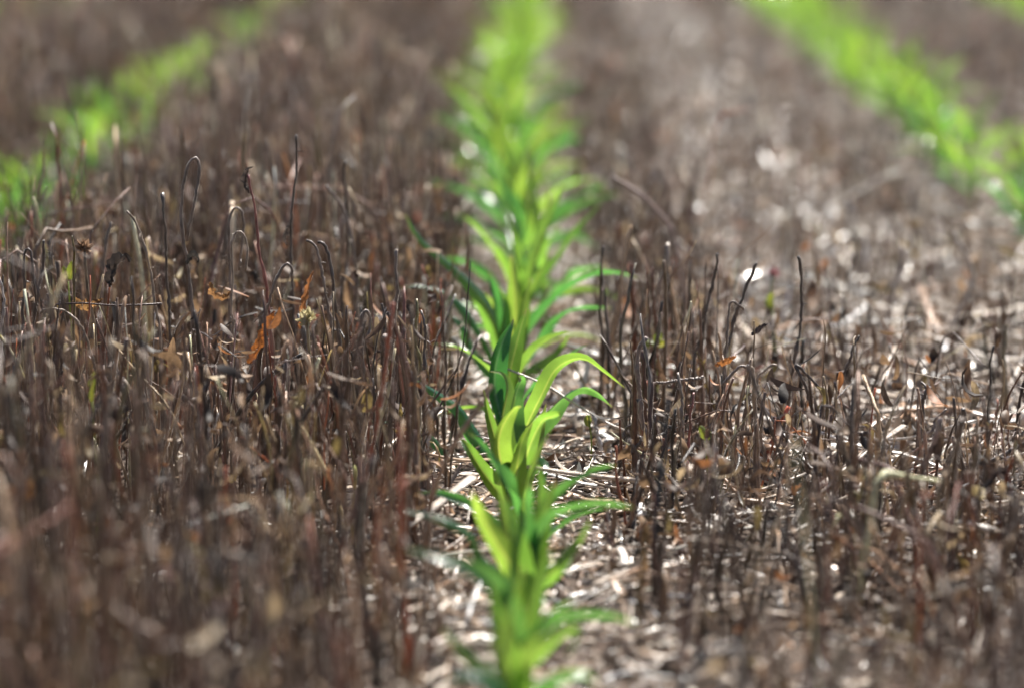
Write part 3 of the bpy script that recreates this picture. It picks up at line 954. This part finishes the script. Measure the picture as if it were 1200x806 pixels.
hero_stalk('bleached_stem', [(706, 548), (703, 520), (699, 500), (696, 487)], 3.05, .0027, (.47, .46, .47), 'longest white bleached stem standing right of the maize', cat='bleached stem', mat=M_STRAW)
hero_stalk('bleached_stem', [(682, 512), (680, 490), (675, 466)], 3.25, .0032, (.47, .46, .47), 'white bleached stem standing nearest the sharp maize leaves', cat='bleached stem', mat=M_STRAW)
hero_stalk('bleached_stem', [(714, 550), (713, 530), (712, 515)], 3.08, .003, (.47, .46, .47), 'short bluish white stem standing behind the dark twig', cat='bleached stem', mat=M_STRAW)
hero_stalk('bleached_stem', [(766, 480), (764, 455), (760, 430)], 3.2, .0032, (.47, .46, .47), 'white bleached stem among the right stubble', cat='bleached stem', mat=M_STRAW)
hero_stalk('bleached_stem', [(548, 420), (532, 398), (514, 376)], 3.45, .0045, (.47, .46, .47), 'broad pale stem lying slanted left of the maize', cat='bleached stem', mat=M_STRAW, ground=False)
hero_stalk('bleached_stem', [(486, 560), (500, 520), (500, 470)], 3.0, .0035, (.47, .46, .47), 'white bleached stem under the lowest left maize leaf', cat='bleached stem', mat=M_STRAW)
hero_stalk('dead_stalk', [(790, 290), (776, 256), (760, 236), (738, 220), (715, 206)], 3.62, .0036, (.3, .22, .19), 'soft thick stalk slanting up to the left behind the right stubble')
hero_stalk('dead_stalk', [(1036, 395), (1045, 345), (1056, 315), (1060, 288)], 3.75, .0042, (.45, .38, .33), 'blurred pale bent stalk in the right stubble')
hero_stalk('dead_stalk', [(1112, 388), (1132, 352), (1141, 322), (1130, 296), (1116, 272)], 3.75, .0042, (.42, .36, .31), 'blurred pale wavy stalk right of the pale bent one')
hero_stalk('dead_stalk', [(760, 380), (775, 330), (782, 300), (780, 285)], 3.3, .0036, (.26, .2, .16), 'soft thick upright stalk behind the yellow weed')
hero_stalk('dead_stalk', [(236, 800), (215, 770), (180, 742), (130, 712)], 1.95, .003, (.34, .25, .2), 'strongly blurred light stalk slanting across the front left stubble', ground=False)

# pale dry straw leaning at the foot of the left stubble
for p, Yd, r, lb in (([(398, 660), (430, 590), (462, 520)], 2.72, .0036, 'pale stem leaning right at the left stubble foot'),
                     ([(452, 640), (478, 575), (492, 545)], 2.74, .004, 'orange tinted stem leaning beside the left stubble foot'),
                     ([(430, 700), (446, 620), (470, 560)], 2.6, .0032, 'grey split stem leaning in front of the orange tinted one'),
                     ([(512, 780), (513, 730), (511, 700)], 2.35, .0045, 'pale upright stub in front, left of the maize'),
                     ([(470, 790), (455, 700), (448, 640)], 2.3, .004, 'soft light stem standing left of the pale upright stub')):
    hero_stalk('pale_stem', p, Yd, r, (.42, .33, .26) if 'orange' not in lb else (.45, .28, .17), lb, cat='pale stem', group='pale stems along the left stubble foot')

# leaves and heads with a colour of their own
hero_blade('orange_leaf', [(292, 425), (303, 405), (312, 385), (322, 365)], 2.9, 13, (.4, .14, .035), 'bright orange withered blade standing in the left stubble', 'dead leaf', (10, 40))
hero_blade('orange_leaf', [(352, 385), (356, 360), (362, 335), (367, 318)], 2.97, 9, (.46, .19, .07), 'narrow orange brown blade below the two nodding stalks', 'dead leaf', (30, 60))
hero_blade('orange_leaf', [(86, 352), (98, 360), (110, 358), (119, 350)], 2.98, 15, (.38, .21, .08), 'tan orange leaf rag under the seed head', 'dead leaf', (30, 60))
hero_blade('orange_leaf', [(246, 332), (250, 345), (262, 350), (270, 342)], 3.0, 11, (.34, .18, .075), 'small orange rag right of the tall loop', 'dead leaf', (0, 60))
hero_blade('orange_leaf', [(30, 560), (33, 575), (36, 585)], 2.4, 14, (.5, .22, .04), 'soft orange leaf bit close to the left edge', 'dead leaf', (0, 20))
hero_blade('orange_leaf', [(838, 428), (850, 424), (862, 418)], 2.9, 9, (.5, .2, .06), 'rust orange leaf bit low in the right stubble', 'dead leaf', (0, 30))
hero_blade('dark_leaf', [(128, 335), (134, 312), (146, 302), (152, 306)], 2.98, 15, (.05, .04, .035), 'black curled leaf rag left of the thin leaning stalk', 'dead leaf', (10, 60), .9)
hero_blade('dark_leaf', [(880, 392), (890, 386), (899, 380)], 3.02, 8, (.04, .03, .03), 'small black leaf bit hanging by the wavy upright stalk', 'dead leaf', (0, 40), .8)
hero_blade('dark_leaf', [(232, 560), (238, 585), (243, 600)], 2.3, 18, (.04, .03, .025), 'soft black leaf rag in the front left stubble', 'dead leaf', (0, 40), .8)
hero_blade('dark_leaf', [(218, 310), (225, 300), (230, 302), (233, 308)], 3.02, 9, (.045, .04, .035), 'black leaf knot under the tall loop', 'dead leaf', (0, 80), .9)


def seed_head(px, py, Y, size, tint, stem_pts, label, cat='seed head', petal=(.45, .3, .18)):
    """a ragged ball of small bracts on a stalk"""
    c = at(px, py, Y)
    base = at(*stem_pts[0], Y)
    root = empty('seed_head', base)
    w = np.vstack([np.array([[base[0], base[1], -.004]]), [at(*p, Y) for p in stem_pts], c[None]])
    V, Q, nv, nq = tubes((catmull(w, 16) - base)[None], np.array([[0, 1.0, .1]]), np.full((1, 16), .0016), 8)
    link('stem', make_mesh('stem', V, Q, M_STALK, np.repeat(np.array([tint]), len(V), 0)), root)
    n, K = 46, 5
    d = nrm(rng.normal(0, 1, (n, 3)) + [0, 0, .5])
    s = np.linspace(.1, 1, K)[None, :, None]
    P = (c - base) + d[:, None, :] * s * size * rng.uniform(.6, 1.1, (n, 1, 1))
    P[..., 2] += .2 * size * s[..., 0] ** 2
    W = np.repeat(nrm(np.cross(d, rng.normal(0, 1, (n, 3))))[:, None], K, 1)
    V, Q, UV, _ = ribbons(P, W, np.repeat((np.array([.3, .9, 1, .7, .1]) * size * .2)[None], n, 0), np.full((n, K), .6), 3)
    tt = np.repeat(np.array([petal]) * rng.uniform(.6, 1.3, (n, 1)), K * 3, 0)
    link('bracts', make_mesh('bracts', V, Q, M_DRYLEAF, tt, UV), root)
    tag(root, label, cat)


seed_head(99, 291, 2.98, .0105, (.2, .15, .1), [(112, 400), (104, 350), (100, 310)], 'round tan seed head on a stalk at the left', petal=(.34, .22, .14))
seed_head(360, 376, 2.93, .012, (.25, .2, .12), [(366, 440), (362, 410)], 'pale cream dried flower head in the left stubble', 'flower head', petal=(.62, .55, .32))
seed_head(906, 322, 3.5, .008, (.2, .22, .1), [(898, 380), (902, 350)], 'small pink flower head behind the leaning right stalks', 'flower head', petal=(.42, .2, .21))


def weed(px, py, Y, blades, label, tint_mat):
    b = at(px, py, Y)
    b0 = b.copy()
    b0[2] = 0
    root = empty('weed_seedling', b0)
    V, Q, nv, nq = tubes((catmull(np.array([b0 - [0, 0, .004], (b + b0) / 2 + [.003, 0, 0], b]), 9) - b0)[None], np.array([[0, 1.0, .1]]), np.full((1, 9), .0008), 7)
    link('stem', make_mesh('stem', V, Q, M_WEED, None, np.full((len(V), 2), .3)), root)
    for pts, wd in blades:
        hero_blade('leaf', pts, Y, wd, (.5, .5, .1), None, None, (20, 30), .3, tint_mat, root)
    tag(root, label, 'weed')


weed(768, 405, 3.2, [([(768, 404), (760, 402), (753, 397)], 10), ([(768, 404), (772, 394), (772, 386)], 10), ([(768, 404), (776, 403), (781, 404)], 8)],
     'tiny yellow green weed among the right stubble', M_WEED)
weed(826, 515, 2.85, [([(826, 514), (824, 505), (820, 498)], 9), ([(826, 514), (830, 510), (833, 505)], 8)], 'tiny green sprout low in the right stubble', M_WEED)
weed(690, 486, 3.0, [([(690, 486), (688, 494), (690, 500)], 9)], 'tiny yellow green sprout beside white bleached stems', M_WEED)
weed(80, 330, 3.05, [([(82, 328), (84, 318), (84, 306)], 10), ([(82, 328), (78, 320), (74, 312)], 8)], 'pale green weed leaf behind the seed head', M_WEED)
weed(108, 470, 2.7, [([(108, 470), (108, 450), (111, 435)], 7)], 'thin green weed blade in the left stubble', M_WEED)
weed(905, 362, 3.45, [([(905, 362), (903, 350), (906, 343)], 10), ([(905, 362), (900, 354), (895, 352)], 8)], 'soft green sprout under the pink flower', M_WEED)

# ------------------------------------------------------------------ light
EL, AZ = R(56), R(27)           # sun ahead of the camera, a little to the right
w = bpy.data.worlds.new('World')
scene.world = w
w.use_nodes = True
nt = w.node_tree
nt.nodes.clear()
sky = nt.nodes.new('ShaderNodeTexSky')
sky.sky_type = 'NISHITA'
sky.sun_disc = False
sky.sun_elevation = EL
sky.sun_rotation = AZ
sky.ozone_density = .4
sky.dust_density = 2.5
bg = nt.nodes.new('ShaderNodeBackground')
bg.inputs['Strength'].default_value = .05
wo = nt.nodes.new('ShaderNodeOutputWorld')
nt.links.new(sky.outputs['Color'], bg.inputs['Color'])
nt.links.new(bg.outputs['Background'], wo.inputs['Surface'])
sd = bpy.data.lights.new('sun', 'SUN')
sd.energy = 5.0
sd.angle = R(.5)
sd.color = (1, .95, .88)
so = bpy.data.objects.new('sun', sd)
col.objects.link(so)
S = Vector((math.sin(AZ) * math.cos(EL), math.cos(AZ) * math.cos(EL), math.sin(EL)))
so.rotation_euler = S.to_track_quat('Z', 'Y').to_euler()
so.location = (1, 3, 4)

vs = scene.view_settings
vs.view_transform = 'Standard'
vs.look = 'None'
vs.gamma = 1
vs.use_curve_mapping = False
vs.exposure = 1.28
scene.render.engine = 'CYCLES'
scene.cycles.use_denoising = True
scene.cycles.denoiser = 'OPENIMAGEDENOISE'
scene.cycles.max_bounces = 7
scene.cycles.diffuse_bounces = 3
scene.cycles.transmission_bounces = 4
scene.cycles.use_adaptive_sampling = False
